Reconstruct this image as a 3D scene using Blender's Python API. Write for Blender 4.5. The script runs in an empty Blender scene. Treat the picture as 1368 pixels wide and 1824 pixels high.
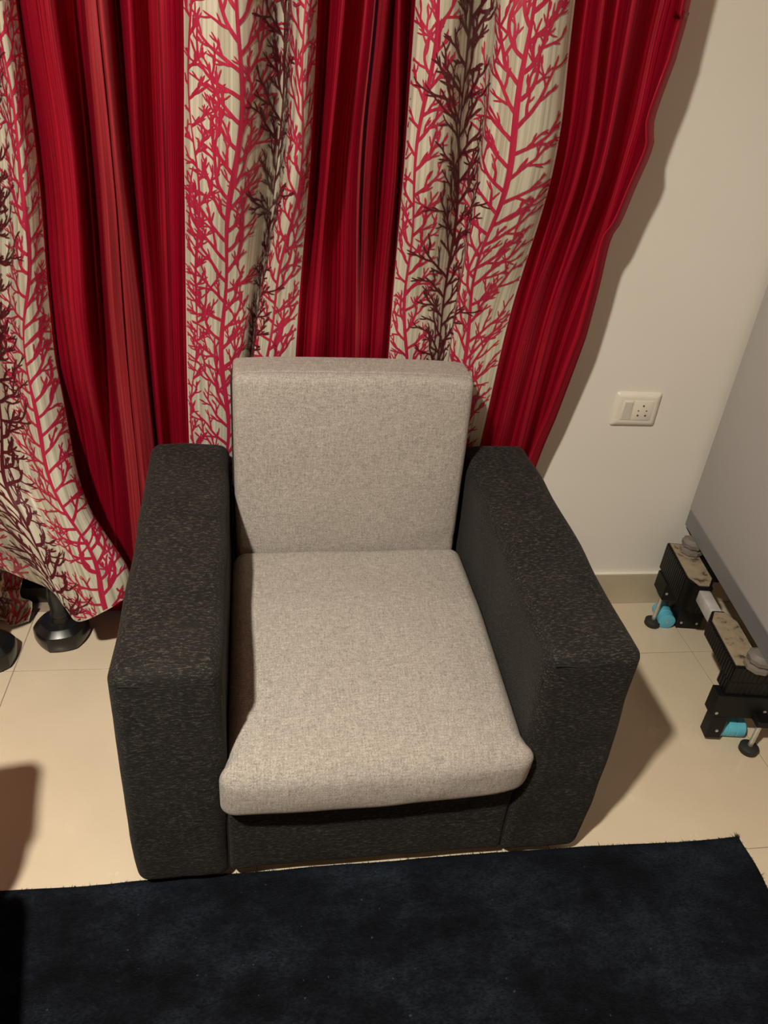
import bpy, bmesh, math, random
import numpy as np
from mathutils import Vector, Matrix, Euler

S = bpy.context.scene
COL = S.collection
rnd = random.Random(7)

# ------------------------------------------------------------------ camera
CAM_H = 1.419
F_PX, CX, CY = 1370.0, 684.0, 912.0
_R = np.array([[0.989094654, 0.0, 0.147281248],
               [-0.123829045, -0.541398902, 0.831597016],
               [0.0797379057, -0.840765859, -0.535494759]])   # world <- camera (x right, y down, z forward)
cam_data = bpy.data.cameras.new('camera')
cam_data.sensor_fit = 'VERTICAL'
cam_data.sensor_height = 24.0
cam_data.lens = 24.0 * F_PX / 1824.0
cam_data.clip_start = 0.02
cam = bpy.data.objects.new('camera', cam_data)
COL.objects.link(cam)
_m = Matrix.Identity(4)
for i in range(3):
    _m[i][0] = _R[i, 0]; _m[i][1] = -_R[i, 1]; _m[i][2] = -_R[i, 2]
_m[0][3], _m[1][3], _m[2][3] = 0.0, 0.0, CAM_H
cam.matrix_world = _m
S.camera = cam

# ------------------------------------------------------------------ world, lamp constants, exposure
LAMP_POS = (-0.66, -0.12, 2.45)
LAMP_STRENGTH = 3700.0
LAMP_COLOR = (1.0, 0.93, 0.785)
world = bpy.data.worlds.new('dusk'); S.world = world
world.use_nodes = True
bg = world.node_tree.nodes['Background']
bg.inputs['Color'].default_value = (0.20, 0.25, 0.75, 1)
bg.inputs['Strength'].default_value = 0.14
S.view_settings.view_transform = 'Standard'
S.view_settings.look = 'None'
S.view_settings.gamma = 1.0
S.view_settings.use_curve_mapping = False
S.view_settings.exposure = 0.0

# ------------------------------------------------------------------ pixel helpers (direction only; distance comes from the wall or fold depth)
def ray(px, py):
    d = _R @ np.array([px - CX, py - CY, F_PX])
    return d
def on_y(px, py, y):
    d = ray(px, py); t = y / d[1]
    return np.array([d[0] * t, y, CAM_H + d[2] * t])

# ------------------------------------------------------------------ object helpers
def finish(o, label=None, cat=None, group=None, kind=None):
    if label: o['label'] = label
    if cat: o['category'] = cat
    if group: o['group'] = group
    if kind: o['kind'] = kind
    return o
def empty(name, loc=(0, 0, 0), rz=0.0, **k):
    o = bpy.data.objects.new(name, None); COL.objects.link(o)
    o.location = loc; o.rotation_euler = (0, 0, rz); o.empty_display_size = 0.1
    return finish(o, **k)
def link(name, me, mat=None, parent=None, loc=(0, 0, 0), rot=(0, 0, 0), smooth=True, **k):
    if mat is not None and len(me.materials) == 0: me.materials.append(mat)
    o = bpy.data.objects.new(name, me); COL.objects.link(o)
    o.location = loc; o.rotation_euler = rot
    if parent: o.parent = parent
    if smooth:
        for p in me.polygons: p.use_smooth = True
    return finish(o, **k)
def from_bm(bm, name='m'):
    bmesh.ops.recalc_face_normals(bm, faces=bm.faces)
    me = bpy.data.meshes.new(name); bm.to_mesh(me); bm.free(); return me
def sharpen(me, deg=35):
    me.set_sharp_from_angle(angle=math.radians(deg))

def box_mesh(x0, x1, y0, y1, z0, z1, bevel=0.0, seg=2):
    bm = bmesh.new()
    bmesh.ops.create_cube(bm, size=1)
    for v in bm.verts:
        v.co = Vector((x0 + (v.co.x + .5) * (x1 - x0), y0 + (v.co.y + .5) * (y1 - y0), z0 + (v.co.z + .5) * (z1 - z0)))
    if bevel > 0:
        bmesh.ops.bevel(bm, geom=bm.edges[:], offset=bevel, segments=seg, affect='EDGES', profile=0.5)
    me = from_bm(bm); sharpen(me); return me

def rbox_mesh(x0, x1, y0, y1, z0, z1, r, n=(10, 10, 10), k=4, deform=None):
    """box with rounded edges on a fine grid; deform(p, unit) -> p moves grid points (sag, puff, wrinkles)"""
    c = np.array([(x0 + x1) / 2, (y0 + y1) / 2, (z0 + z1) / 2]); h = np.array([x1 - x0, y1 - y0, z1 - z0]) / 2
    rr = np.full(3, r) if np.isscalar(r) else np.array(r)
    R = float(rr.min())
    axes = []
    for a in range(3):
        inner = list(np.linspace(-(h[a] - R), h[a] - R, n[a] + 1))
        ang = [math.tan(math.radians(45 * (i + 1) / k)) * R for i in range(k)]
        axes.append([-(h[a] - R) - t for t in reversed(ang)] + inner + [(h[a] - R) + t for t in ang])
    bm = bmesh.new(); cache = {}
    def vert(p):
        key = tuple(np.round(p, 6))
        if key in cache: return cache[key]
        q = np.clip(p, -(h - R), h - R); d = p - q; L = np.linalg.norm(d)
        w = q + d / L * R if L > 1e-9 else p
        u = w / h
        w = w + c
        if deform: w = deform(np.array(w), u)
        v = bm.verts.new(Vector(w)); cache[key] = v; return v
    for a in range(3):
        b, d_ = (a + 1) % 3, (a + 2) % 3
        for s in (-1, 1):
            A, B = axes[b], axes[d_]
            for i in range(len(A) - 1):
                for j in range(len(B) - 1):
                    vs = []
                    for (ii, jj) in ((i, j), (i + 1, j), (i + 1, j + 1), (i, j + 1)):
                        p = np.zeros(3); p[a] = s * h[a]; p[b] = A[ii]; p[d_] = B[jj]
                        vs.append(vert(p))
                    if len(set(vs)) == 4:
                        try: bm.faces.new(vs)
                        except ValueError: pass
    return from_bm(bm)

def lathe_mesh(profile, n=32, closed=True, wob=None):
    bm = bmesh.new(); rings = []
    for (r, z) in profile:
        ring = []
        for i in range(n):
            a = 2 * math.pi * i / n
            rr = r * (wob(a, z) if wob else 1)
            ring.append(bm.verts.new((rr * math.cos(a), rr * math.sin(a), z)))
        rings.append(ring)
    for k in range(len(rings) - 1):
        for i in range(n):
            bm.faces.new((rings[k][i], rings[k][(i + 1) % n], rings[k + 1][(i + 1) % n], rings[k + 1][i]))
    if closed:
        bm.faces.new(list(reversed(rings[0]))); bm.faces.new(rings[-1])
    me = from_bm(bm); sharpen(me, 40 if wob is None else 24); return me

def tube_mesh(pts, r, n=8, cap=True):
    pts = [Vector(p) for p in pts]; bm = bmesh.new(); rings = []
    rs = [r] * len(pts) if np.isscalar(r) else r
    for i, p in enumerate(pts):
        t = (pts[min(i + 1, len(pts) - 1)] - pts[max(i - 1, 0)]).normalized()
        up = Vector((0, 0, 1)) if abs(t.z) < .9 else Vector((1, 0, 0))
        a = t.cross(up).normalized(); b = t.cross(a)
        rings.append([bm.verts.new(p + a * rs[i] * math.cos(2 * math.pi * j / n) + b * rs[i] * math.sin(2 * math.pi * j / n)) for j in range(n)])
    for k in range(len(rings) - 1):
        for j in range(n):
            bm.faces.new((rings[k][j], rings[k][(j + 1) % n], rings[k + 1][(j + 1) % n], rings[k + 1][j]))
    if cap:
        bm.faces.new(rings[0]); bm.faces.new(rings[-1])
    me = from_bm(bm); sharpen(me, 50); return me

def prism_mesh(poly, axis, lo, hi, bevel=0.0):
    """poly in the two other axes (cyclic order after axis)"""
    bm = bmesh.new(); a = axis; b, c = (a + 1) % 3, (a + 2) % 3
    def mk(v, t):
        p = [0, 0, 0]; p[a] = t; p[b] = v[0]; p[c] = v[1]; return bm.verts.new(p)
    A = [mk(v, lo) for v in poly]; B = [mk(v, hi) for v in poly]
    bm.faces.new(A); bm.faces.new(list(reversed(B)))
    for i in range(len(poly)):
        j = (i + 1) % len(poly); bm.faces.new((A[i], A[j], B[j], B[i]))
    bmesh.ops.recalc_face_normals(bm, faces=bm.faces)
    if bevel > 0:
        bmesh.ops.bevel(bm, geom=bm.edges[:], offset=bevel, segments=2, affect='EDGES')
    me = from_bm(bm); sharpen(me); return me

def vnoise(seed):
    """smooth value noise in 2-d"""
    g = np.random.RandomState(seed).rand(64, 64) * 2 - 1
    def f(x, y):
        xi, yi = math.floor(x), math.floor(y); fx, fy = x - xi, y - yi
        fx = fx * fx * (3 - 2 * fx); fy = fy * fy * (3 - 2 * fy)
        a = g[xi % 64, yi % 64] * (1 - fx) + g[(xi + 1) % 64, yi % 64] * fx
        b = g[xi % 64, (yi + 1) % 64] * (1 - fx) + g[(xi + 1) % 64, (yi + 1) % 64] * fx
        return a * (1 - fy) + b * fy
    return f

# ------------------------------------------------------------------ materials
class NT:
    def __init__(s, name):
        s.m = bpy.data.materials.new(name); s.m.use_nodes = True
        s.t = s.m.node_tree; s.b = s.t.nodes['Principled BSDF']; s.out = s.t.nodes['Material Output']
    def n(s, typ, **k):
        nd = s.t.nodes.new(typ)
        for a, v in k.items():
            if a.startswith('i_'):
                key = a[2:].replace('_', ' ')
                nd.inputs[key].default_value = v
            else: setattr(nd, a, v)
        return nd
    def l(s, a, b): s.t.links.new(a, b); return s
    def set(s, **k):
        for a, v in k.items():
            s.b.inputs[a.replace('_', ' ')].default_value = v
        return s
    def coords(s, scale=(1, 1, 1), which='Object', rot=(0, 0, 0)):
        tc = s.n('ShaderNodeTexCoord'); mp = s.n('ShaderNodeMapping')
        mp.inputs['Scale'].default_value = scale; mp.inputs['Rotation'].default_value = rot
        s.l(tc.outputs[which], mp.inputs['Vector']); return mp.outputs['Vector']
    def noise(s, vec, scale, detail=3, rough=.5):
        nd = s.n('ShaderNodeTexNoise'); nd.inputs['Scale'].default_value = scale
        nd.inputs['Detail'].default_value = detail; nd.inputs['Roughness'].default_value = rough
        s.l(vec, nd.inputs['Vector']); return nd.outputs['Fac']
    def ramp(s, fac, stops):
        nd = s.n('ShaderNodeValToRGB'); e = nd.color_ramp.elements
        while len(e) < len(stops): e.new(0.5)
        for el, (p, c) in zip(e, stops):
            el.position = p; el.color = (*c, 1) if len(c) == 3 else c
        s.l(fac, nd.inputs['Fac']); return nd.outputs['Color']
    def math(s, op, a, b=None):
        nd = s.n('ShaderNodeMath', operation=op)
        for i, v in enumerate((a, b)):
            if v is None: continue
            if isinstance(v, (int, float)): nd.inputs[i].default_value = v
            else: s.l(v, nd.inputs[i])
        return nd.outputs[0]
    def mix(s, fac, a, b, blend='MIX'):
        nd = s.n('ShaderNodeMix', data_type='RGBA', blend_type=blend)
        for i, v in ((0, fac), (6, a), (7, b)):
            if isinstance(v, (int, float)): nd.inputs[i].default_value = v
            elif isinstance(v, tuple): nd.inputs[i].default_value = (*v, 1)
            else: s.l(v, nd.inputs[i])
        return nd.outputs[2]
    def bump(s, h, strength=.3, dist=.002):
        nd = s.n('ShaderNodeBump'); nd.inputs['Strength'].default_value = strength; nd.inputs['Distance'].default_value = dist
        s.l(h, nd.inputs['Height']); s.l(nd.outputs[0], s.b.inputs['Normal']); return s
    def color(s, c): s.l(c, s.b.inputs['Base Color']); return s

def plain(name, c, rough=.5, metal=0.0, spec=.5, var=0.12, scale=30):
    t = NT(name).set(Roughness=rough, Metallic=metal)
    t.b.inputs['Specular IOR Level'].default_value = spec
    nz = t.noise(t.coords(), scale, 3)
    lo = tuple(x * (1 - var) for x in c); hi = tuple(min(1, x * (1 + var)) for x in c)
    t.color(t.ramp(nz, [(.3, lo), (.7, hi)]))
    return t.m

def wall_mat():
    t = NT('painted_plaster').set(Roughness=.42)
    v = t.coords()
    t.color(t.ramp(t.noise(v, 1.6, 5), [(.3, (.71, .668, .602)), (.7, (.755, .715, .648))]))
    t.bump(t.noise(v, 14, 4), .12, .006)
    return t.m
def tile_mat():
    t = NT('vitrified_tile').set(Roughness=.24)
    t.b.inputs['Specular IOR Level'].default_value = .45
    v = t.coords(which='Object')
    a = t.noise(v, 5, 5); b = t.noise(v, 160, 2)
    c = t.ramp(a, [(.3, (.60, .50, .37)), (.7, (.66, .555, .415))])
    t.color(t.mix(t.math('MULTIPLY', b, .18), c, (.47, .38, .27)))
    t.l(t.math('ADD', t.math('MULTIPLY', a, .12), .2), t.b.inputs['Roughness'])
    return t.m
def dark_fabric():
    t = NT('charcoal_slub_fabric').set(Roughness=.82)
    t.b.inputs['Specular IOR Level'].default_value = .22
    t.b.inputs['Sheen Weight'].default_value = .02
    h = t.noise(t.coords((1.0, 3.6, 4.6)), 105, 3, .66)          # slubs run across
    g = t.noise(t.coords((1.5, 1.5, 1.5)), 420, 2, .6)
    p = t.noise(t.coords((1, 1, 1)), 9, 3, .5)
    base = t.ramp(p, [(.3, (.0072, .0062, .0056)), (.7, (.0125, .0108, .0096))])
    fl = t.ramp(h, [(.51, (0, 0, 0)), (.66, (1, 1, 1))])
    fl2 = t.ramp(g, [(.5, (0, 0, 0)), (.75, (1, 1, 1))])
    fac = t.math('MULTIPLY', fl, t.math('ADD', t.math('MULTIPLY', fl2, .75), .22))
    t.color(t.mix(fac, base, (.165, .142, .118)))
    t.bump(t.math('ADD', h, t.math('MULTIPLY', g, .6)), .5, .0022)
    return t.m
def light_fabric():
    t = NT('grey_woven_fabric').set(Roughness=.85)
    t.b.inputs['Specular IOR Level'].default_value = .2
    t.b.inputs['Sheen Weight'].default_value = .05
    a = t.noise(t.coords((1, 1, 1)), 470, 2, .6)
    b = t.noise(t.coords((4, .5, .5)), 120, 2, .6)
    c = t.noise(t.coords((.5, 3, 3)), 120, 2, .6)
    d = t.noise(t.coords(), 6, 3)
    w = t.math('ADD', t.math('MULTIPLY', a, .5), t.math('ADD', t.math('MULTIPLY', b, .25), t.math('MULTIPLY', c, .25)))
    col = t.ramp(w, [(.36, (.18, .155, .135)), (.50, (.335, .30, .27)), (.64, (.50, .46, .42))])
    t.color(t.mix(t.math('MULTIPLY', d, .25), col, (.30, .265, .235)))
    t.bump(w, .5, .0018)
    return t.m
def rug_mat():
    t = NT('navy_velvet_pile').set(Roughness=.9)
    t.b.inputs['Specular IOR Level'].default_value = .1
    t.b.inputs['Sheen Weight'].default_value = .03
    t.b.inputs['Sheen Roughness'].default_value = .5
    t.b.inputs['Sheen Tint'].default_value = (.35, .5, .8, 1)
    a = t.noise(t.coords((1, 1.4, 1)), 4.6, 9, .72)
    f = t.noise(t.coords((1, 1.8, 1)), 170, 4, .65)
    col = t.ramp(a, [(.38, (.0008, .0009, .0013)), (.48, (.004, .005, .0085)), (.55, (.0085, .0108, .0165)), (.66, (.0150, .0215, .030))])
    sp = t.ramp(t.noise(t.coords(), 95, 1, .4), [(.77, (0, 0, 0)), (.80, (1, 1, 1))])
    fr = t.ramp(f, [(.35, (.25, .25, .25)), (.65, (1.35, 1.35, 1.35))])
    col = t.mix(1.0, col, fr, 'MULTIPLY')
    t.color(t.mix(t.math('MULTIPLY', sp, .6), col, (.05, .06, .09)))
    t.bump(t.math('ADD', f, a), .9, .005)
    return t.m
def cloth(name, dark, light, freq, rough=.45, transl=.18, tcol=None, spec=.5, speck=.3, sheen=.2, sharp=(.35, .65), metal=0.0):
    t = NT(name).set(Roughness=rough)
    t.b.inputs['Specular IOR Level'].default_value = spec
    t.b.inputs['Sheen Weight'].default_value = sheen
    t.b.inputs['Metallic'].default_value = metal
    uv = t.coords((1, 1, 1), 'UV')
    sx = t.n('ShaderNodeSeparateXYZ'); t.l(uv, sx.inputs[0])
    cmb = t.n('ShaderNodeCombineXYZ'); t.l(sx.outputs[0], cmb.inputs[0])
    t.l(t.math('MULTIPLY', sx.outputs[1], .004), cmb.inputs[1])
    st = t.noise(cmb.outputs[0], freq, 2, .7)
    sn = t.noise(t.coords((1, .15, 1), 'UV'), 900, 2, .6)
    col = t.ramp(st, [(sharp[0], dark), (sharp[1], light)])
    col = t.mix(t.math('MULTIPLY', sn, speck), col, dark)
    t.color(col)
    t.bump(t.math('ADD', st, t.math('MULTIPLY', sn, .4)), .35, .0012)
    tr = t.n('ShaderNodeBsdfTranslucent')
    if tcol: tr.inputs['Color'].default_value = (*tcol, 1)
    else: t.l(col, tr.inputs['Color'])
    mx = t.n('ShaderNodeMixShader'); mx.inputs[0].default_value = transl
    t.l(t.b.outputs[0], mx.inputs[1]); t.l(tr.outputs[0], mx.inputs[2]); t.l(mx.outputs[0], t.out.inputs['Surface'])
    return t.m
def ribbed_plastic():
    t = NT('black_ribbed_plastic').set(Roughness=.5)
    t.b.inputs['Specular IOR Level'].default_value = .25
    w = t.n('ShaderNodeTexWave', wave_type='BANDS', bands_direction='DIAGONAL'); w.inputs['Scale'].default_value = 55
    t.l(t.coords((1, 1, .0)), w.inputs['Vector'])
    t.color(t.ramp(w.outputs['Fac'], [(.2, (.0025, .0025, .0025)), (.8, (.0065, .006, .005))]))
    t.bump(w.outputs['Fac'], .6, .002); return t.m
def mottled_beige():
    t = NT('mottled_beige_plastic').set(Roughness=.7)
    a = t.noise(t.coords(), 38, 4, .6)
    t.color(t.ramp(a, [(.34, (.06, .045, .03)), (.43, (.27, .21, .14)), (.7, (.34, .27, .185))])); return t.m
def glass_mat():
    t = NT('window_glass').set(Roughness=.02)
    t.b.inputs['Transmission Weight'].default_value = 1.0
    t.b.inputs['IOR'].default_value = 1.45
    nz = t.noise(t.coords(), 3, 1); t.l(t.math('MULTIPLY', nz, .03), t.b.inputs['Roughness']); return t.m
def bulb_mat():
    t = NT('lit_bulb').set(Roughness=.3)
    t.b.inputs['Base Color'].default_value = (.9, .9, .88, 1)
    t.b.inputs['Emission Color'].default_value = (*LAMP_COLOR, 1)
    t.b.inputs['Emission Strength'].default_value = LAMP_STRENGTH
    return t.m

M = dict(
    wall=wall_mat(), tile=tile_mat(), dark=dark_fabric(), light=light_fabric(), rug=rug_mat(),
    grout=plain('cement_grout', (.30, .235, .165), .9, spec=.2),
    skirting=plain('skirting_tile', (.47, .395, .285), .35, var=.05, scale=9),
    skirt_top=plain('skirting_lit_edge_tint', (.74, .70, .60), .6, var=.05),  # paler than the tiles: light on the top ledge put into the colour
    red=cloth('crimson_striped_satin', (.15, .0006, .006), (.64, .009, .046), 260, .42, .16, spec=.4, speck=.4, sheen=.0, metal=.45),
    hem=cloth('crimson_hem_reverse', (.20, .003, .010), (.44, .028, .04), 330, .45, .10, spec=.5, sheen=.05, metal=.2),
    cream=cloth('cream_striped_satin', (.43, .385, .29), (.74, .69, .56), 150, .33, .14, spec=.6, speck=.2, sheen=.0, sharp=(.38, .6), metal=.15),
    crimson_print=cloth('crimson_print_thread', (.38, .011, .045), (.54, .024, .080), 300, .42, .06, spec=.5, speck=.25, sheen=.0, metal=.25),
    maroon_print=cloth('maroon_print_thread', (.060, .0035, .008), (.095, .006, .013), 300, .45, .04, spec=.4, speck=.25, sheen=.0),
    switch=plain('ivory_plastic', (.72, .66, .58), .32, var=.02), switch_key=plain('grey_ivory_plastic', (.60, .57, .50), .3, var=.02),
    hole=plain('socket_hole_shade', (.08, .065, .05), .8),
    iron=plain('black_vinyl', (.008, .008, .008), .28, spec=.5), grip=plain('black_grip_paint', (.014, .014, .014), .3, spec=.5),
    appliance=plain('grey_enamel', (.47, .445, .44), .38, var=.03, scale=3), plinth=plain('slate_grey_enamel', (.165, .165, .17), .35, var=.05, scale=8),
    knob=plain('grey_foot_plastic', (.17, .15, .13), .6), black=plain('black_plastic', (.0045, .0045, .0045), .5, spec=.25), ribbed=ribbed_plastic(), beige_cap=mottled_beige(),
    tube=plain('pale_grey_steel', (.50, .48, .47), .4, .1), blue=plain('blue_roller_plastic', (.10, .42, .56), .38, var=.06),
    chrome=plain('zinc_plated_steel', (.62, .60, .56), .3, .8), rubber=plain('black_rubber', (.015, .014, .012), .7),
    foot=plain('chair_foot_plastic', (.01, .01, .01), .6), thread=plain('dark_seam_thread', (.006, .005, .005), .9),
    frame=plain('dark_bronze_aluminium', (.06, .05, .045), .4, .4), glass=glass_mat(), bulb=bulb_mat(),
    white=plain('cream_ceiling_paint', (.70, .62, .52), .8, var=.03, scale=2), brass=plain('dark_rod_metal', (.12, .08, .05), .35, .7),
    warm_fill=plain('warm_fill_wall_tint', (.40, .22, .13), .7, var=.05, scale=3),  # colour made up for unseen walls, to dim and warm the fill light
    shade=plain('brown_lacquered_metal', (.10, .07, .05), .5),
    wood=plain('brown_door_wood', (.16, .08, .04), .5, var=.3, scale=6),
)

# ------------------------------------------------------------------ room
WALL_Y = 1.704
RX0, RX1, RY0, RZ = -2.7, 2.0, -3.4, 2.8
GX, GY, T = -0.0245, 0.879, 0.60      # grout grid
G = 0.0018
floor = link('floor', box_mesh(RX0 - .1, RX1 + .1, RY0 - .1, WALL_Y + .3, -.10, -.0015), M['grout'], kind='structure', smooth=False)
tile_cache = {}
ix0 = math.floor((RX0 - GX) / T); ix1 = math.ceil((RX1 - GX) / T)
iy0 = math.floor((RY0 - GY) / T); iy1 = math.ceil((WALL_Y - GY) / T)
for i in range(ix0, ix1):
    for j in range(iy0, iy1):
        xa, xb = max(GX + i * T, RX0), min(GX + (i + 1) * T, RX1)
        ya, yb = max(GY + j * T, RY0), min(GY + (j + 1) * T, WALL_Y)
        w, d = round(xb - xa, 4), round(yb - ya, 4)
        if w < .02 or d < .02: continue
        if (w, d) not in tile_cache:
            tile_cache[(w, d)] = box_mesh(G / 2, w - G / 2, G / 2, d - G / 2, -.0015, 0.0, .0006, 1)
        link('tile', tile_cache[(w, d)], M['tile'], floor, (xa, ya, 0), smooth=False)

OPX0, OPX1, OPZ = -2.0, 0.45, 2.10     # sliding window opening behind the curtains
def wall(name, x0, x1, y0, y1, z0, z1, parent=None, mat='wall'):
    return link(name, box_mesh(x0, x1, y0, y1, z0, z1), M[mat], parent, smooth=False, **({} if parent else dict(kind='structure')))
def bm_boxes(boxes):
    bm = bmesh.new()
    for (x0, x1, y0, y1, z0, z1) in boxes:
        r = bmesh.ops.create_cube(bm, size=1)
        for v in r['verts']:
            v.co = Vector((x0 + (v.co.x + .5) * (x1 - x0), y0 + (v.co.y + .5) * (y1 - y0), z0 + (v.co.z + .5) * (z1 - z0)))
    return from_bm(bm)
WT = .15
link('wall_back', bm_boxes([(OPX1, RX1, WALL_Y, WALL_Y + WT, 0, RZ), (RX0, OPX0, WALL_Y, WALL_Y + WT, 0, RZ), (OPX0, OPX1, WALL_Y, WALL_Y + WT, OPZ, RZ)]),
     M['wall'], smooth=False, kind='structure')
wall('wall_right', RX1, RX1 + WT, RY0, WALL_Y + WT, 0, RZ)
wall('wall_left', RX0 - WT, RX0, RY0, WALL_Y + WT, 0, RZ, mat='warm_fill')  # out of view; its colour is picked for the bounce
wall('wall_front', RX0, RX1, RY0 - WT, RY0, 0, RZ, mat='warm_fill')
link('ceiling', box_mesh(RX0 - WT, RX1 + WT, RY0 - WT, WALL_Y + WT, RZ, RZ + .12), M['white'], smooth=False, kind='structure')
# skirting of beige tiles along the back wall, right of the opening
bb = link('baseboard_back', box_mesh(OPX1, RX1, WALL_Y - .0035, WALL_Y, .0, .1085), M['grout'], kind='structure', smooth=False)
x = OPX1
for xe in (GX + T, GX + 2 * T, GX + 3 * T, RX1):
    link('skirting_tile', box_mesh(x + .0006, xe - .0006, WALL_Y - .010, WALL_Y - .0035, .0008, .1075, .0008, 1), M['skirting'], bb, smooth=False); x = xe
link('skirting_top', box_mesh(OPX1, RX1, WALL_Y - .0105, WALL_Y, .1085, .1125, .001, 1), M['skirt_top'], bb, smooth=False)  # lit ledge painted as a pale strip

# sliding window in the opening
win = empty('window_1', (0, 0, 0), kind='structure')
fy0, fy1 = WALL_Y + .04, WALL_Y + .10
link('window_frame', bm_boxes([(OPX0, OPX0 + .05, fy0, fy1, 0, OPZ), (OPX1 - .05, OPX1, fy0, fy1, 0, OPZ), (OPX0 + .05, OPX1 - .05, fy0, fy1, OPZ - .05, OPZ), (OPX0 + .05, OPX1 - .05, fy0, fy1, 0, .05)]),
     M['frame'], win, smooth=False)
mid = (OPX0 + OPX1) / 2
for k, (xa, xb) in enumerate(((OPX0 + .05, mid), (mid, OPX1 - .05))):
    ya = fy0 + .005 + .026 * k
    sash = link('sash', bm_boxes([(xa, xa + .045, ya, ya + .024, .05, OPZ - .05), (xb - .045, xb, ya, ya + .024, .05, OPZ - .05), (xa + .045, xb - .045, ya, ya + .024, .05, .10), (xa + .045, xb - .045, ya, ya + .024, OPZ - .1, OPZ - .05)]),
                M['frame'], win, smooth=False)
    link('pane', box_mesh(xa + .045, xb - .045, ya + .009, ya + .014, .10, OPZ - .10), M['glass'], sash, smooth=False)

# ------------------------------------------------------------------ the lamp (just above and left of the camera)
lamp = empty('ceiling_lamp', (LAMP_POS[0], LAMP_POS[1], RZ), label='round metal downlight hanging on a short stem from the ceiling', cat='lamp')
zb = LAMP_POS[2] - RZ
link('ceiling_rose', lathe_mesh([(.045, 0), (.045, -.012), (.02, -.025), (.006, -.03)], 24), M['switch'], lamp)
link('stem', tube_mesh([(0, 0, -.025), (0, 0, zb + .055)], .006, 12), M['black'], lamp)
link('housing', lathe_mesh([(.006, zb + .060), (.050, zb + .055), (.060, zb + .045), (.060, zb + .001), (.056, zb + .001), (.056, zb + .004), (.004, zb + .004)], 40), M['shade'], lamp)
link('diffuser', lathe_mesh([(.052, zb + .0035), (.052, zb + .0005), (.050, zb)], 40), M['bulb'], lamp)

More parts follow.
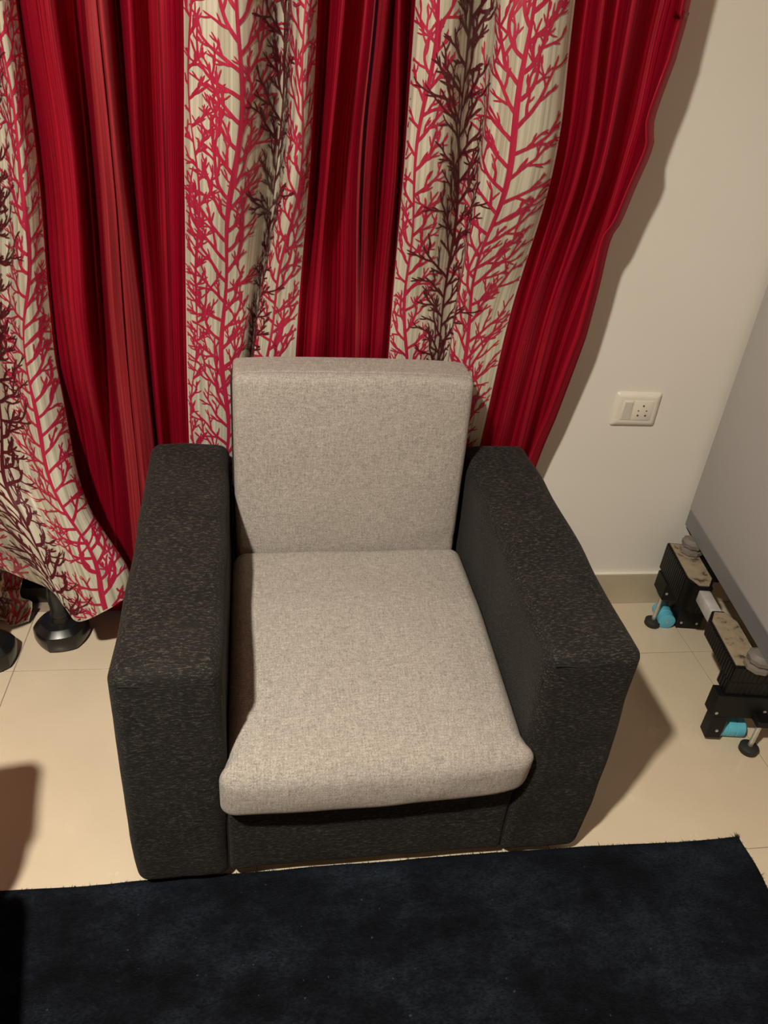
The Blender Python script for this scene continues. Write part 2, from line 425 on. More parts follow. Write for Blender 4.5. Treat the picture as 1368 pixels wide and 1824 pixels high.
# ------------------------------------------------------------------ armchair
def wr(seed, f, a):
    g = vnoise(seed)
    return lambda x, y: g(x * f, y * f) * a
def make_armchair(loc, rz, label):
    root = empty('armchair', loc, rz, label=label, cat='armchair', group='armchairs of one set')
    W2, AW, D = .4365, .172, .70
    zb0 = .022
    for s in (-1, 1):
        xo, xi = s * W2, s * (W2 - AW)
        n1, n2 = vnoise(11 + s), vnoise(31 + s)
        def deform(p, u, s=s, n1=n1, n2=n2):
            t = np.clip(p[1] / D, 0, 1); k = np.clip((p[2] - zb0) / (.56 - zb0), 0, 1)
            p[2] += .030 * t * k                               # arm rises a little towards the back
            p[2] += k * k * (.004 * (1 - u[0] ** 2)) - k * .0035 * math.sin(t * 6.0 + s)
            p[0] += .0028 * n1(p[1] * 9, p[2] * 9) + s * (.004 if u[0] * s > .5 else 0) * math.sin(math.pi * k)
            if u[1] < -.8: p[1] += -.006 * (1 - (2 * k - 1) ** 2) + .0025 * n2(p[0] * 25, p[2] * 18)
            if u[2] > .8: p[2] += .0025 * n2(p[0] * 22 + 7, p[1] * 14)
            return p
        arm = link('armrest', rbox_mesh(min(xo, xi), max(xo, xi), 0, D, zb0, .560, .024, (8, 30, 22), 4, deform), M['dark'], root)
        seam = [(xi + s * (.014 + (AW - .030) * t_), -.0012 - .0008 * math.sin(t_ * 7), .5385 + .0025 * math.sin(t_ * 9 + s)) for t_ in np.linspace(0, 1, 16)]
        link('seam', tube_mesh(seam, .0016, 6), M['thread'], arm)
        link('seam', tube_mesh([(xi + s * .003, .009, z_) for z_ in np.linspace(.05, .50, 10)], .0014, 6), M['thread'], arm)
    gi = W2 - AW
    nb = vnoise(77)
    def dfb(p, u):
        if u[1] < -.8: p[1] += .002 * nb(p[0] * 20, p[2] * 20)
        return p
    link('base_rail', rbox_mesh(-gi - .003, gi + .003, .003, D - .06, .038, .236, .012, (20, 6, 6), 3, dfb), M['dark'], root)
    # back: dark frame with a pale upholstered pad that wraps over its top
    bw = .256
    y0b, y0t, y1b, y1t = .545, .605, .66, .688
    def lean(p, u):
        k = (p[2] - .18) / (.800 - .18)
        return np.array([p[0], p[1] + .030 * k, p[2]])
    link('back_frame', rbox_mesh(-bw - .003, bw - .007, .573, .662, .18, .783, .012, (6, 4, 12), 3, lean), M['dark'], root)
    nb2 = vnoise(5)
    def pad(p, u):
        k = np.clip((p[2] - .34) / (.805 - .34), 0, 1)
        e = (1 - abs(u[0]) ** 5) * (1 - abs(2 * k - 1) ** 4)
        p[1] += .030 * k
        if u[1] < 0: p[1] += -.012 * e + .0018 * nb2(p[0] * 14, p[2] * 14) + .004 * math.exp(-((p[2] - .405 - .05 * (p[0])) / .008) ** 2) * np.clip((p[0] - .08) * 8, 0, 1)
        p[0] *= 1 + .012 * (1 - k) * 0 + .004 * math.sin(3 * k)
        if u[2] > .8: p[2] += .003 * (1 - u[0] ** 2) - .004 * abs(u[0]) ** 6
        return p
    link('back_cushion', rbox_mesh(-bw + .002, bw - .006, (.550), .586, .33, .803, .016, (24, 2, 26), 4, pad), M['light'], root)
    def cap(p, u):
        p[1] += .030
        p[2] += .003 * (1 - u[0] ** 2) - .004 * abs(u[0]) ** 6
        return p
    link('back_top_cover', rbox_mesh(-bw + .002, bw - .006, .565, .655, .7845, .8045, .009, (24, 4, 1), 3, cap), M['light'], root)
    # seat cushion
    ns = vnoise(9)
    def seat(p, u):
        k = np.clip((p[1] + .034) / .57, 0, 1)
        z0, z1 = .2380, .358
        f = (p[2] - z0) / (z1 - z0)
        top = .354 + .050 * min(1, k * 1.5) ** .8
        dome = .016 * (1 - abs(u[0]) ** 3) * math.sin(math.pi * min(1, max(0, k)) ** .7)
        bot = z0 + .010 * max(0, u[0]) ** 2 * (1 - k) + .002 * ns(p[0] * 10, 3)
        p[2] = bot + f * (top + dome - bot)
        _w = np.clip((.012 - p[1]) / .036, 0, 1); wid = 1 + .072 * _w * _w * (3 - 2 * _w)                       # front swells out past the arms
        p[0] = p[0] * wid
        if u[1] < -.5:
            p[1] -= .010 * (1 - u[0] ** 4) * (1 - (2 * f - 1) ** 2) - .0025 * ns(p[0] * 12, f * 2)
            if p[0] > 0 : p[1] += .012 * max(0, (p[0] - .20) / .07) ** 2 * (1 - f)
        if f > .8: p[2] += .0018 * ns(p[0] * 13 + 3, p[1] * 13)
        return p
    link('seat_cushion', rbox_mesh(-gi + .001, gi - .001, -.034, .552, .2380, .358, .032, (26, 28, 5), 5, seat), M['light'], root)
    fm = lathe_mesh([(.018, 0), (.021, .004), (.024, .030)], 16)
    for fx in (-.36, .36):
        for fy in (.06, .62):
            link('foot', fm, M['foot'], root, (fx, fy, 0))
    return root
chair = make_armchair((.1925, .885, 0), math.radians(1.25), 'charcoal armchair with pale grey seat and back standing before the curtains')

# ------------------------------------------------------------------ rug
def make_rug():
    x0, x1, y0, y1 = -2.05, .997, -.55, .8995
    nx, ny = 150, 80
    g = vnoise(21); g2 = vnoise(22)
    vs, fs = [], []
    top = []
    for j in range(ny + 1):
        for i in range(nx + 1):
            u, v = i / nx, j / ny
            xx = x0 + (x1 - x0) * u; yy = y0 + (y1 - y0) * v
            edge = yy + (v ** 3) * (.006 * (xx - .3) / 1.3 + .0035 * g(xx * 9, 1) + .0025 * math.sin(xx * 5))
            xe = xx + (u ** 8) * (.004 * g2(1, yy * 12))
            z = .0095 + .0012 * g(xx * 11, yy * 11) + .0009 * g2(xx * 40, yy * 40)
            # low ruck near the right corner
            z += .006 * math.exp(-(((yy - .80) + .11 * (xx - .72)) / .010) ** 2) * math.exp(-((xx - .76) / .13) ** 2)
            top.append((xe, edge, z))
    vs = top[:]
    N = len(top)
    vs += [(a, b, .0008) for (a, b, c) in top]
    W_ = nx + 1
    for j in range(ny):
        for i in range(nx):
            a = j * W_ + i
            fs.append((a, a + 1, a + 1 + W_, a + W_))
            fs.append((N + a, N + a + W_, N + a + 1 + W_, N + a + 1))
    for i in range(nx):
        a = i; fs.append((a, N + a, N + a + 1, a + 1))
        a = ny * W_ + i; fs.append((a, a + 1, N + a + 1, N + a))
    for j in range(ny):
        a = j * W_; fs.append((a, a + W_, N + a + W_, N + a))
        a = j * W_ + nx; fs.append((a, N + a, N + a + W_, a + W_))
    me = bpy.data.meshes.new('rug'); me.from_pydata(vs, [], fs); me.update()
    rug = link('rug', me, M['rug'], label='dark navy velvet rug with patchy pile on the tiled floor', cat='rug')
    # frayed pile along the two visible borders: short tufts, one part
    bm = bmesh.new()
    def tuft(p, d, w):
        p = Vector(p); d = Vector(d); s = Vector((-d.y, d.x, 0)).normalized() * w
        up = Vector((0, 0, w))
        a, b, c_ = bm.verts.new(p - s), bm.verts.new(p + s), bm.verts.new(p + d)
        e = bm.verts.new(p + up * 2)
        bm.faces.new((a, b, c_)); bm.faces.new((a, c_, e)); bm.faces.new((b, e, c_))
    for k in range(1500):
        i = rnd.randrange(nx * 10) / 10; a = int(i)
        p = Vector(top[ny * W_ + a]).lerp(Vector(top[ny * W_ + min(nx, a + 1)]), i - a)
        L = rnd.uniform(.002, .006) * (2.2 if rnd.random() < .04 else 1)
        tuft((p.x, p.y - .001, rnd.uniform(.002, .010)), (rnd.uniform(-.5, .5) * L, L, rnd.uniform(-.2, .3) * L), .0007)
    for k in range(700):
        j = rnd.randrange(ny * 10) / 10; a = int(j)
        p = Vector(top[a * W_ + nx]).lerp(Vector(top[min(ny, a + 1) * W_ + nx]), j - a)
        L = rnd.uniform(.002, .006) * (2.5 if rnd.random() < .06 else 1)
        tuft((p.x - .001, p.y, rnd.uniform(.002, .010)), (L, rnd.uniform(-.5, .5) * L, rnd.uniform(-.2, .3) * L), .0007)
    c0 = top[-1]
    for k in range(26):
        an = rnd.uniform(.5, 2.4); L = rnd.uniform(.006, .016)
        tuft((c0[0] - .003 + rnd.uniform(-.003, .003), c0[1] - .003, rnd.uniform(.004, .010)), (math.cos(an) * L, math.sin(an) * L, rnd.uniform(.0, .6) * L), .0008)
    link('frayed_edge', from_bm(bm), M['rug'], rug, smooth=False, kind='stuff')
    return rug
rug = make_rug()

# second armchair of the set: just outside the frame, its arm throws the shadow on the floor at the lower left
chair2 = make_armchair((-.462, .470, .011), math.radians(90 + 9), 'charcoal armchair with pale grey cushions standing on the navy rug')

# ------------------------------------------------------------------ curtains
def catmull(P, n):
    """P: (k,3) -> resampled through k points, n per span; returns pts and the span index"""
    P = np.asarray(P, float); k = len(P); out = []
    for i in range(k - 1):
        p0 = P[max(i - 1, 0)]; p1 = P[i]; p2 = P[i + 1]; p3 = P[min(i + 2, k - 1)]
        for t in np.arange(n) / n:
            out.append(.5 * ((2 * p1) + (-p0 + p2) * t + (2 * p0 - 5 * p1 + 4 * p2 - p3) * t * t + (-p0 + 3 * p1 - 3 * p2 + p3) * t ** 3))
    out.append(P[-1]); return np.array(out)
ROD_Z, ROD_Y = 2.30, 1.545
def base_y(z):
    return np.interp(z, [0.0, .35, .6, .9, 1.2, 1.5, 2.3], [1.645, 1.64, 1.615, 1.59, 1.568, 1.552, 1.545])
NV = 130
def column(pts, d, zbot=.02, ybot=None):
    """pts: [(px, py)] or [(px, py, y)] from top to bottom; d = fold depth (negative = towards the room)"""
    d = d * 1.35
    P = []
    for q in pts:
        if len(q) == 3: y = q[2] + 0
        else:
            y = 1.58 + d
            for _ in range(5): y = base_y(on_y(q[0], q[1], y)[2]) + d
        P.append(on_y(q[0], q[1], y))
    a, b = P[0], P[1]
    sl = (a - b) / max(.05, a[2] - b[2])
    topz = np.array([a[0] + sl[0] * .45 * (ROD_Z - a[2]), ROD_Y + d * .8, ROD_Z])
    P = [topz, topz * .5 + a * .5 + np.array([sl[0] * .1, 0, 0])] + P
    if zbot is not None and P[-1][2] > zbot + .05:
        a, b = P[-1], P[-2]
        sl = (a - b) / max(.05, b[2] - a[2])
        xz = lambda z: a[0] + sl[0] * .6 * (a[2] - z)
        zm = (a[2] + zbot) / 2
        dd = d * (.7 if ybot is None else .12)
        ym, yb_ = (base_y(zm), base_y(zbot)) if ybot is None else (ybot - .004, ybot)
        if a[2] - zbot > .25: P.append(np.array([xz(zm), min(ym + dd, WALL_Y - .012), zm]))
        P.append(np.array([xz(zbot), min(yb_ + dd, WALL_Y - .012), zbot]))
    C = catmull(P, 24)
    L = np.concatenate([[0], np.cumsum(np.linalg.norm(np.diff(C, axis=0), axis=1))])
    s = np.linspace(0, L[-1], NV + 1)
    return np.stack([np.interp(s, L, C[:, i]) for i in range(3)], 1)

class Sheet:
    """cloth surface on a fine grid: grid[v, u]"""
    def __init__(s, cols, sub=7, seed=1, wrinkle=.0025, floor_clear=.012, limit=None):
        A = np.array(cols)                                     # (cols, NV+1, 3)
        g = np.stack([catmull(A[:, v, :], sub) for v in range(A.shape[1])])   # (NV+1, U, 3)
        n1, n2 = vnoise(seed), vnoise(seed + 50)
        for v in range(g.shape[0]):
            for u in range(g.shape[1]):
                x, y, z = g[v, u]
                g[v, u, 1] += wrinkle * (n1(x * 32, z * 5) + .8 * n2(x * 14, z * 9 + x * 6))
        X_, Y_, Z_ = g[:, :, 0], g[:, :, 1], g[:, :, 2]
        near = np.clip((X_ + .30) / .06, 0, 1) * np.clip((.70 - X_) / .06, 0, 1) * (lambda t_: t_ * t_ * (3 - 2 * t_))(np.clip((1.22 - Z_) / .40, 0, 1))
        lim = 1.606; over = lim + .06 - Y_                      # pressed back behind the chair
        push = np.where(over > 0, lim + .06 - .06 * np.tanh(over / .06) , Y_)
        g[:, :, 1] = Y_ * (1 - near) + push * near
        g[:, :, 1] = np.minimum(g[:, :, 1], WALL_Y - .008)
        g[:, :, 2] = np.maximum(g[:, :, 2], floor_clear * 0 + .006)
        s.g = g; s.sub = sub
        s.du = np.concatenate([[0], np.cumsum(np.linalg.norm(np.diff(g, axis=1), axis=2).mean(0))])
        s.dv = np.concatenate([[0], np.cumsum(np.linalg.norm(np.diff(g, axis=0), axis=2).mean(1))])
        du = np.gradient(g, axis=1); dv = np.gradient(g, axis=0)
        nr = np.cross(du, dv); nr /= np.maximum(1e-9, np.linalg.norm(nr, axis=2, keepdims=True))
        s.n = np.where((nr[:, :, 1:2] > 0).mean() > .5, -nr, nr)
    def mesh(s, c0, c1):
        a, b = c0 * s.sub, c1 * s.sub
        sub = s.g[:, a:b + 1]; nv, nu = sub.shape[:2]
        vs = sub.reshape(-1, 3).tolist()
        fs = [(j * nu + i, (j + 1) * nu + i, (j + 1) * nu + i + 1, j * nu + i + 1) for j in range(nv - 1) for i in range(nu - 1)]
        me = bpy.data.meshes.new('cloth'); me.from_pydata(vs, [], fs); me.update()
        uv = me.uv_layers.new(name='UVMap')
        for lp in me.loops:
            vi = lp.vertex_index; uv.data[lp.index].uv = (s.du[a + vi % nu], s.dv[vi // nu])
        return me
    def at(s, u, v, off):
        """u, v in metres on the cloth -> points lifted off by off"""
        fu = np.interp(u, s.du, np.arange(len(s.du))); fv = np.interp(v, s.dv, np.arange(len(s.dv)))
        i = np.clip(np.floor(fu).astype(int), 0, s.g.shape[1] - 2); j = np.clip(np.floor(fv).astype(int), 0, s.g.shape[0] - 2)
        a = (fu - i)[:, None]; b = (fv - j)[:, None]
        def lerp(G): return (G[j, i] * (1 - a) + G[j, i + 1] * a) * (1 - b) + (G[j + 1, i] * (1 - a) + G[j + 1, i + 1] * a) * b
        n = lerp(s.n); n /= np.maximum(1e-9, np.linalg.norm(n, axis=1, keepdims=True))
        return lerp(s.g) + n * off

def coral_tree(r, u0, vlen, spread, thick=1.0):
    """strokes of one coral tree in cloth metres: list of (points[(u, v)], widths); v runs down"""
    st = []
    ph, ph2 = r.uniform(0, 6), r.uniform(0, 6)
    def tu(v): return u0 + .008 * math.sin(v * 8 + ph) + .005 * math.sin(v * 19 + ph2)
    vlen = vlen + .14                                   # the print is cut by the hem
    vv = np.arange(vlen, 0, -.008)
    st.append((np.array([(tu(v), v) for v in vv]), thick * np.array([.0036 + .0012 * math.sin(v * 13 + ph) for v in vv])))
    def stroke(p, ang, L, w0, w1, bend, lev):
        n = max(3, int(L / .006)); pts = [p]; a = ang; angs = [a]
        kink = r.uniform(-.25, .25)
        for k in range(n):
            a += bend / n + r.uniform(-.12, .12) + kink * math.sin(6.3 * k / n) / n * 3
            q_ = pts[-1]; pts.append((q_[0] + math.sin(a) * L / n, q_[1] - math.cos(a) * L / n)); angs.append(a)
        w = np.linspace(w0, w1, len(pts))
        st.append((np.array(pts), w))
        sg = 1 if r.random() < .5 else -1
        if lev == 0: ts = np.arange(.22, .97, r.uniform(.17, .23))
        elif lev == 1: ts = [.42, .75] if L > .03 else ([.62] if L > .018 else [])
        else: ts = []
        for t in ts:
            sg = -sg
            i = min(n, int(t * n))
            da = sg * r.uniform(.5, .8)
            stroke(pts[i], angs[i] + da, (L * r.uniform(.30, .55) if lev == 0 else r.uniform(.010, .018)), max(w[i] * .85, .0016), .0012, -da * r.uniform(.3, .8), lev + 1)
    v = vlen - .01; sgn = 1
    while v > .02:
        L = spread * r.uniform(.70, 1.20)
        ang = sgn * r.uniform(.65, 1.05)
        stroke((tu(v), v), ang, L, .0033 * thick ** .5, .0018, -sgn * r.uniform(.15, .85), 0)
        sgn = -sgn; v -= r.uniform(.0180, .0255)
    return st

def print_mesh(sheet, strokes, ulo, uhi, off):
    vs, fs, uvs = [], [], []
    for pts, w in strokes:
        if len(pts) < 2: continue
        d = np.gradient(pts, axis=0); d /= np.maximum(1e-9, np.linalg.norm(d, axis=1, keepdims=True))
        nn = np.stack([-d[:, 1], d[:, 0]], 1)
        a = pts + nn * w[:, None]; b = pts - nn * w[:, None]
        ok = ((a[:, 0] > ulo) & (a[:, 0] < uhi) & (b[:, 0] > ulo) & (b[:, 0] < uhi) & (a[:, 1] < sheet.dv[-1]) & (b[:, 1] < sheet.dv[-1]) & (a[:, 1] > 0))
        # three points across so wide strokes follow the fold
        P = [sheet.at(q[:, 0], q[:, 1], off) for q in (a, pts, b)]
        base = len(vs); n = len(pts)
        for q, Q in zip((a, pts, b), P):
            vs += Q.tolist(); uvs += q.tolist()
        for i in range(n - 1):
            if ok[i] and ok[i + 1]:
                for k in (0, 1):
                    fs.append((base + k * n + i, base + k * n + i + 1, base + (k + 1) * n + i + 1, base + (k + 1) * n + i))
        if ok[-1]:   # pointed tip
            tip = pts[-1] + d[-1] * w[-1] * 3
            vs.append(sheet.at(tip[None, 0], tip[None, 1], off)[0].tolist()); uvs.append(tip.tolist())
            fs.append((base + n - 1, len(vs) - 1, base + 3 * n - 1))
    me = bpy.data.meshes.new('print'); me.from_pydata(vs, [], fs); me.update()
    uv = me.uv_layers.new(name='UVMap')
    for lp in me.loops: uv.data[lp.index].uv = uvs[lp.vertex_index]
    return me

def curtain(label, cols, panels, seed, group='curtains on one rod', wrinkle=.0025):
    """panels: (name, first col, last col, material, [(fraction, 'crimson'|'maroon', spread)])"""
    sh = Sheet(cols, seed=seed, wrinkle=wrinkle)
    c = sh.g[0].mean(0)
    root = empty('curtain', (0, 0, 0), label=label, cat='curtain', group=group)
    r = random.Random(seed)
    for (nm, a, b, mt, trees) in panels:
        pn = link(nm, sh.mesh(a, b), M[mt], root)
        lo, hi = sh.du[a * sh.sub], sh.du[b * sh.sub]
        for k, (fr, kind, spread, thick) in enumerate(trees):
            st = coral_tree(r, lo + (hi - lo) * fr, sh.dv[-1], spread, thick)
            link('coral_print', print_mesh(sh, st, lo + .001, hi - .001, .0009 + .0003 * k), M[kind + '_print'], pn,
                 label=('crimson' if kind == 'crimson' else 'dark maroon') + ' branching coral print')
    return root, sh

ROWS3 = (0, 300, 600)
def c3(a, b, c, d, **k): return column(list(zip((a, b, c), ROWS3)), d, **k)
# curtain behind the right half of the armchair
EDGE = [(1231, 0), (1229, 18), (1211, 85), (1204, 110), (1166, 212), (1163, 262), (1131, 338), (1106, 396), (1087, 428), (1068, 510), (1047, 590), (1040, 612), (995, 735), (962, 815)]
cols3 = [c3(675, 649, 645, -.036), c3(692, 664, 656, -.024), c3(698, 675, 663, .020), c3(712, 703, 680, -.018), c3(730, 713, 693, .028),
         c3(740, 719, 698, -.008), c3(772, 750, 728, -.026), c3(812, 790, 760, -.018), c3(848, 820, 788, .020), c3(878, 845, 803, .024),
         c3(896, 862, 816, -.016), c3(945, 908, 850, -.036), c3(995, 955, 882, -.030), c3(1025, 986, 906, -.006), c3(1046, 1002, 920, .028),
         c3(1074, 1032, 944, -.020), c3(1100, 1053, 964, .016), c3(1130, 1072, 985, -.024), c3(1165, 1096, 1000, .026), c3(1192, 1118, 1012, .022),
         column([(x_ - 16, y_) for (x_, y_) in EDGE], -.014), column(EDGE, .0)]
curtain('curtain with its loose crimson side edge hanging free over the bare wall', cols3,
        [('red_panel', 0, 5, 'red', []), ('printed_panel', 5, 13, 'cream', [(.10, 'crimson', .080, .7), (.72, 'crimson', .125, 1.0), (.38, 'maroon', .10, .9)]), ('red_panel', 13, 21, 'red', [])], 3)
# curtain behind the left half of the armchair
cols2 = [c3(160, 188, 208, .036), c3(173, 202, 223, -.026), c3(192, 218, 250, -.020), c3(205, 232, 259, .028), c3(230, 246, 270, -.012), c3(262, 276, 290, .034), c3(305, 310, 315, .036),
         c3(327, 328, 330, -.004), c3(368, 368, 362, -.026), c3(415, 412, 395, -.040), c3(452, 447, 428, -.018), c3(490, 484, 447, .030), c3(510, 497, 452, .034),
         c3(524, 508, 458, -.014), c3(545, 527, 485, -.038), c3(566, 552, 530, -.016), c3(582, 562, 542, .028), c3(612, 584, 562, -.016), c3(634, 602, 592, .036),
         c3(658, 628, 622, .040), c3(667, 638, 637, -.024), c3(671, 645, 642, -.024), c3(680, 654, 649, .012), c3(688, 661, 655, .048)]
curtain('curtain behind the grey chair back with crimson borders on both sides of the print', cols2,
        [('hem', 0, 2, 'hem', []), ('red_panel', 2, 7, 'red', []), ('printed_panel', 7, 15, 'cream', [(.06, 'crimson', .040, .5), (.26, 'crimson', .125, 1.1), (.86, 'crimson', .095, .7), (.60, 'maroon', .075, .8)]), ('red_panel', 15, 20, 'red', []), ('hem', 20, 23, 'hem', [])], 5)
# curtain draped over the dumbbell
def q(*p): return list(p)
cols1 = [column(q((-175, 0), (-150, 300), (-140, 600), (-125, 830, 1.61), (-95, 930, 1.612), (-60, 985, 1.612)), .0, zbot=None),
         column(q((-140, 0), (-115, 300), (-112, 600), (-95, 830, 1.605), (-60, 930, 1.608), (-25, 1005, 1.605)), .02, zbot=None),
         column(q((-105, 0), (-80, 300), (-80, 600), (-62, 830, 1.59), (-25, 930, 1.585), (10, 990, 1.575), (44, 1030, 1.560)), -.02, zbot=None),
         column(q((-70, 0), (-40, 300), (-35, 600), (-12, 830, 1.56), (22, 920, 1.53), (55, 990, 1.505), (90, 1050, 1.485)), -.03, zbot=None),
         column(q((-50, 0), (-18, 300), (-12, 600), (18, 830, 1.565), (52, 920, 1.53), (84, 1005, 1.498), (116, 1082, 1.475)), -.012, zbot=None),
         column(q((-30, 0), (6, 300), (14, 600), (45, 830, 1.575), (80, 920, 1.535), (110, 1010, 1.495), (140, 1107, 1.470)), .005, zbot=None),
         column(q((-5, 0), (35, 300), (48, 600), (80, 790, 1.545), (112, 900, 1.515), (150, 1000, 1.485), (190, 1086, 1.475)), -.03, zbot=None),
         column(q((28, 0), (69, 317), (93, 600), (110, 700, 1.598), (135, 830, 1.585), (166, 915, 1.565), (228, 1012, 1.53), (230, 1060, 1.525)), .0, zbot=None),
         c3(32, 73, 98, .016, ybot=1.682), c3(52, 95, 120, -.012, ybot=1.682), c3(96, 136, 156, -.022, ybot=1.682), c3(118, 150, 172, .036, ybot=1.682), c3(142, 166, 188, .036), c3(150, 177, 199, -.022), c3(171, 200, 221, -.030)]
curtain('curtain whose printed panel drapes down over the upright black dumbbell', cols1,
        [('red_panel', 0, 1, 'red', []), ('printed_panel', 1, 7, 'cream', [(.14, 'crimson', .08, .8), (.82, 'crimson', .095, .8), (.47, 'maroon', .095, .9)]), ('red_panel', 7, 13, 'red', []), ('hem', 13, 14, 'hem', [])], 8)

# curtain bunched on the floor behind the dumbbells
def col0(i):
    t = i / 21
    xt = -1.72 + 1.00 * t
    xb = -1.42 + .795 * t
    z_ = .026 * math.sin(i * 2.4)
    P = [(xt, ROD_Y + z_, ROD_Z), (xt, 1.56 + z_, 1.5), (xt * .6 + xb * .4, 1.63 + z_, .9), (xb, 1.668 + z_ * .5, .5), (xb, 1.672 + z_ * .4, .34),
         (xb + .006 * math.sin(i * 3), 1.672 + z_ * .4, .17), (xb + .008 * math.sin(i * 1.7), 1.645 + z_ * .5 - .012 * (i % 2), .110), (xb + .006, 1.668 + z_ * .3, .058), (xb + .008 * math.cos(i * 2), 1.640 + z_ * .5, .016)]
    C = catmull(P, 24); L = np.concatenate([[0], np.cumsum(np.linalg.norm(np.diff(C, axis=0), axis=1))]); s = np.linspace(0, L[-1], NV + 1)
    return np.stack([np.interp(s, L, C[:, k]) for k in range(3)], 1)
curtain('curtain with its printed lower end bunched on the floor behind the dumbbells', [col0(i) for i in range(22)],
        [('red_panel', 0, 9, 'red', []), ('printed_panel', 9, 21, 'cream', [(.2, 'crimson', .08, .9), (.72, 'crimson', .09, .9), (.45, 'maroon', .09, .9), (.95, 'crimson', .08, .8), (.84, 'maroon', .08, .8)])], 12, wrinkle=.006)

rod = empty('curtain_rod', (0, 0, 0), label='dark metal curtain rod along the top of the curtains', cat='curtain rod')
link('rod', tube_mesh([(-1.9, ROD_Y, ROD_Z + .03), (1.1, ROD_Y, ROD_Z + .03)], .012, 12), M['brass'], rod)
for bx in (-1.85, -.35, 1.05):
    link('bracket', box_mesh(bx - .012, bx + .012, ROD_Y + .008, WALL_Y, ROD_Z + .015, ROD_Z + .045, .003), M['brass'], rod)
fin = lathe_mesh([(.006, 0), (.02, .01), (.024, .025), (.015, .042), (.004, .05)], 16)
for sx in (-1, 1): link('finial', fin, M['brass'], rod, (-1.9 if sx < 0 else 1.1, ROD_Y, ROD_Z + .03), (0, sx * math.pi / 2, 0))

# ------------------------------------------------------------------ dumbbells standing on end
def dumbbell(loc, rz, label):
    root = empty('dumbbell', loc, rz, label=label, cat='dumbbell', group='dumbbells by the curtains')
    def octa(a, z):
        k = (a % (math.pi / 3)) - math.pi / 6
        return .55 + .45 * (math.cos(math.pi / 6) / math.cos(k)) * 1.06
    hp = [(.030, 0), (.056, .001), (.0630, .006), (.0660, .014), (.0660, .043), (.0640, .049), (.0500, .060), (.0470, .062), (.034, .063), (.027, .066), (.024, .080)]
    hd = lathe_mesh(hp, 48, wob=lambda a, z: octa(a, z) if z > .003 else 1)
    link('weight_head', hd, M['iron'], root)
    link('weight_head', hd, M['iron'], root, (0, 0, .285), (math.pi, 0, 0))
    link('handle', lathe_mesh([(.0225, .079), (.0225, .088), (.0200, .094), (.0195, .110), (.0215, .130), (.0222, .1425), (.0215, .155), (.0195, .175), (.0200, .191), (.0225, .197), (.0225, .206)], 28), M['grip'], root)
    return root
dumbbell((-.532, 1.598, 0), .2, 'black dumbbell standing on end under the draped curtain hem')
dumbbell((-.690, 1.520, 0), .5, 'black dumbbell standing on end on the tiles clear of the curtain hem')

# ------------------------------------------------------------------ switch and socket plate
sp = empty('switch_socket', (.928, WALL_Y, .637), label='ivory switch and socket plate on the cream wall', cat='socket')
def plate_def(p, u):
    return p
bmp = bmesh.new()
levels = [(.0605, .0465, 0), (.0605, .0465, -.002), (.0590, .0450, -.005), (.052, .038, -.0095), (.048, .034, -.0105)]
prev = None
def rr_ring(hx, hz, y, r=.006, n=6):
    out = []
    for (sx, sz, a0) in ((1, 1, 0), (-1, 1, 90), (-1, -1, 180), (1, -1, 270)):
        for k in range(n + 1):
            a = math.radians(a0 + 90 * k / n)
            out.append(bmp.verts.new((sx * (hx - r) + r * math.cos(a), y, sz * (hz - r) + r * math.sin(a))))
    return out
for (hx, hz, y) in levels:
    rg = rr_ring(hx, hz, y)
    if prev:
        for i in range(len(rg)):
            bmp.faces.new((prev[i], prev[(i + 1) % len(rg)], rg[(i + 1) % len(rg)], rg[i]))
    prev = rg
bmp.faces.new(prev)
pm = from_bm(bmp); sharpen(pm, 60)
link('plate', pm, M['switch'], sp)
sw = link('switch_module', box_mesh(-.041, -.0135, -.0122, -.0100, -.0265, .0265, .0008), M['switch'], sp)
link('rocker', prism_mesh([(-.0118, .0235), (-.0155, .0235), (-.0125, -.0235), (-.0118, -.0235)], 0, -.037, -.0175, .0006), M['switch_key'], sw)
sk = link('socket_module', box_mesh(-.0125, .041, -.0122, -.0100, -.0265, .0265, .0008), M['switch'], sp)
hm_ = lathe_mesh([(.0019, -.0006), (.0019, .0006)], 14); hb_ = lathe_mesh([(.0026, -.0006), (.0026, .0006)], 14)
for (hx, hz, big) in ((.0145, .0130, 1), (.0035, -.0005, 0), (.0255, -.0005, 0), (.0045, -.0135, 1), (.0250, -.0135, 1)):
    link('pin_hole', hb_ if big else hm_, M['hole'], sk, (hx, -.0121, hz), (math.pi / 2, 0, 0))

# ------------------------------------------------------------------ appliance on its wheeled base (turned a little towards the chair)
AO = Vector((1.161, 1.688, 0)); AR = -math.atan2(.067, .522)
# local frame: +x to the right along its back, -y towards the room
app = empty('appliance', AO, AR, label='tall pale grey appliance cabinet raised on a black wheeled base', cat='appliance')
AW_, AD_ = .60, .60
link('cabinet', box_mesh(0, AW_, -AD_, 0, .345, 1.50, .004, 2), M['appliance'], app)
link('plinth', box_mesh(.001, AW_ - .004, -AD_ + .004, -.003, .292, .345, .002, 1), M['plinth'], app)
link('door', box_mesh(.003, AW_ - .003, -AD_ - .045, -AD_ - .002, .345, 1.50, .006, 2), M['appliance'], app)
fprof = lathe_mesh([(.026, .250), (.030, .253), (.030, .262), (.022, .265), (.020, .270), (.029, .273), (.030, .284), (.024, .287), (.018, .292)], 36, wob=lambda a, z: 1 + (.05 * math.cos(a * 9) if .251 < z < .286 else 0))
for fx in (.006, AW_ - .035):
    for fy in (-.075, -AD_ + .07):
        link('levelling_foot', fprof, M['knob'], app, (fx, fy, 0))

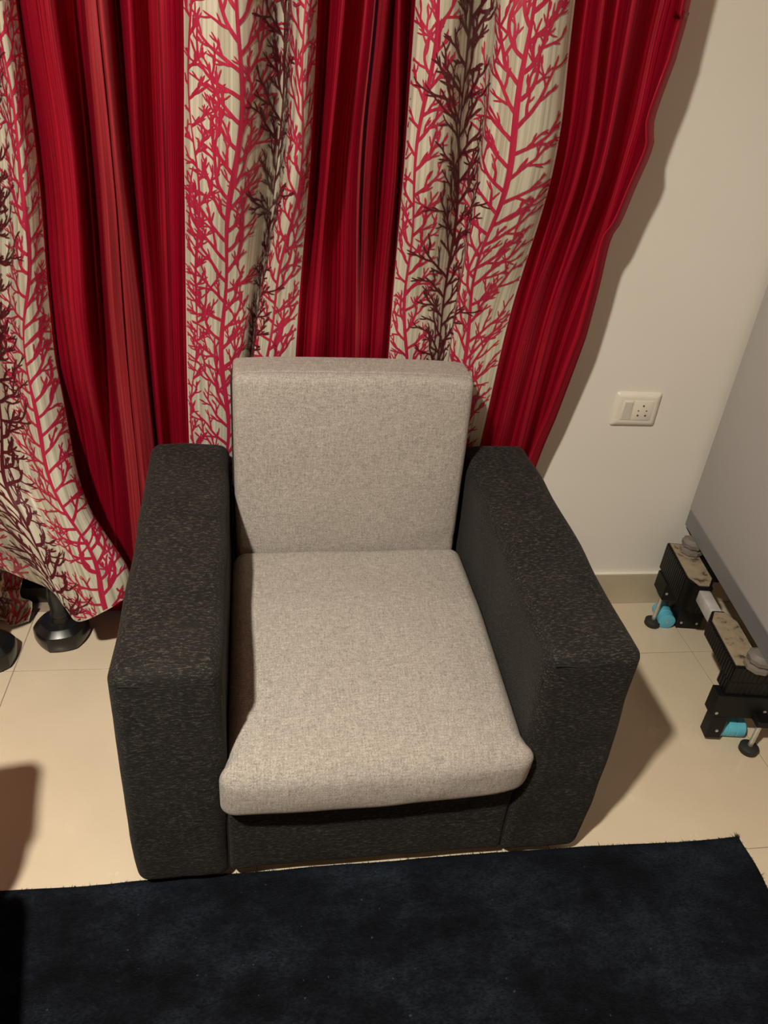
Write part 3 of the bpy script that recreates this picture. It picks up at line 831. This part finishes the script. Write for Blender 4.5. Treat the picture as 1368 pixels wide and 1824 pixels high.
stand = empty('wheeled_base', AO, AR, label='black adjustable base with blue rollers under the grey appliance', cat='stand')
SW, SD = .60, .56
def corner(px, sx, q0, sq, back):
    """px outer x, sx = inward sign; q0 outer y (negative), sq = sign towards centre along y"""
    X = lambda v: px + sx * v
    Y = lambda v: q0 + sq * v
    def B(n, a0, a1, b0, b1, z0, z1, m, par=stand, bev=.002):
        xs = sorted((X(a0), X(a1))); ys = sorted((Y(b0), Y(b1)))
        return link(n, box_mesh(xs[0], xs[1], ys[0], ys[1], z0, z1, bev, 1), m, par)
    # top box with a pointed inner end, ribbed walls
    poly = [(X(0), Y(0)), (X(.075), Y(0)), (X(.075), Y(.165)), (X(.052), Y(.205)), (X(.022), Y(.205)), (X(0), Y(.165))]
    if (sx * sq) < 0: poly = poly[::-1]
    bx = link('corner_box', prism_mesh(poly, 2, .160 if back else .200, .246, .002), M['ribbed'], stand, smooth=False)
    cx_ = [(X(.006), Y(.008)), (X(.069), Y(.008)), (X(.069), Y(.162)), (X(.050), Y(.196)), (X(.024), Y(.196)), (X(.006), Y(.162))]
    link('beige_top', prism_mesh(cx_, 2, .2461, .2485), M['beige_cap'], bx, smooth=False)  # thin plate giving the box top a mottled beige tone
    B('side_arm', .075, .20, .004, .066, .165 if back else .180, .240, M['ribbed'])
    if not back: B('corner_neck', .002, .130, .002, .050, .1597, .1998, M['ribbed'], bx)
    # lower bracket and flange
    lb = B('leg_bracket', (-.004 if back else -.012), .130, (.012 if back else -.006), (.085 if back else .034), (.104 if back else .092), .1595, M['black'])
    if back:
        B('roller_plate', .062, .135, .0, .085, .012, .0915, M['black'], lb)
        roll = (X(.036), Y(.048), 'y'); foot = (X(.002), Y(.066))
        scr = [(X(.075), Y(.0862), .03, 'y'), (X(.120), Y(.0862), .03, 'y'), (X(.004), Y(.0862), .130, 'y')]
    else:
        B('roller_plate', -.002, .036, -.004, .030, .018, .0915, M['black'], lb)
        roll = (X(.070), Y(.032), 'x'); foot = (X(.104), Y(-.022))
        scr = [(X(.0), Y(-.0062), .105, 'y'), (X(.020), Y(-.0052), .045, 'y'), (X(.112), Y(-.0062), .118, 'y')]
    rm = lathe_mesh([(.020, -.034), (.0245, -.032), (.0245, -.013), (.0225, -.0115), (.0225, -.0105), (.0245, -.009), (.0245, .009), (.0225, .0105), (.0225, .0115), (.0245, .013), (.0245, .032), (.020, .034)], 28)
    rl = link('roller', rm, M['blue'], stand, (roll[0], roll[1], .0247), (math.pi / 2, 0, 0) if roll[2] == 'y' else (0, math.pi / 2, 0), label='blue plastic roller')
    link('axle', tube_mesh([(0, 0, -.0345), (0, 0, .0345)], .004, 10), M['chrome'], rl)
    ft = link('screw_foot', lathe_mesh([(.020, 0), (.0225, .003), (.0225, .016), (.019, .019), (.006, .021)], 24), M['rubber'], stand, (foot[0], foot[1], 0))
    link('threaded_rod', tube_mesh([(0, 0, .019), (0, 0, .104 if back else .094)], .006, 12), M['chrome'], ft)
    if not back: B('foot_arm', .088, .122, -.036, .02, .094, .112, M['black'], lb)
    for (x_, y_, z_, ax) in scr:
        link('screw', lathe_mesh([(.0038, -.001), (.0038, .001), (.002, .0018)], 12), M['chrome'], lb, (x_, y_, z_), (math.pi / 2 if (not back) else -math.pi / 2 if sq > 0 else math.pi / 2, 0, 0))
corner(-.045, 1, -.032, -1, True)
corner(-.045, 1, -.032 - .50, 1, False)
corner(-.045 + SW + .07, -1, -.032, -1, True)
corner(-.045 + SW + .07, -1, -.032 - .50, 1, False)
for px in (-.045 + .022, -.045 + SW + .07 - .052):
    link('sliding_tube', box_mesh(px, px + .030, -.330, -.2375, .205, .240, .003), M['tube'], stand)
for qy in (-.060, -.5):
    link('sliding_tube', box_mesh(.156, .425, qy - .012, qy + .012, .205, .235, .003), M['tube'], stand)
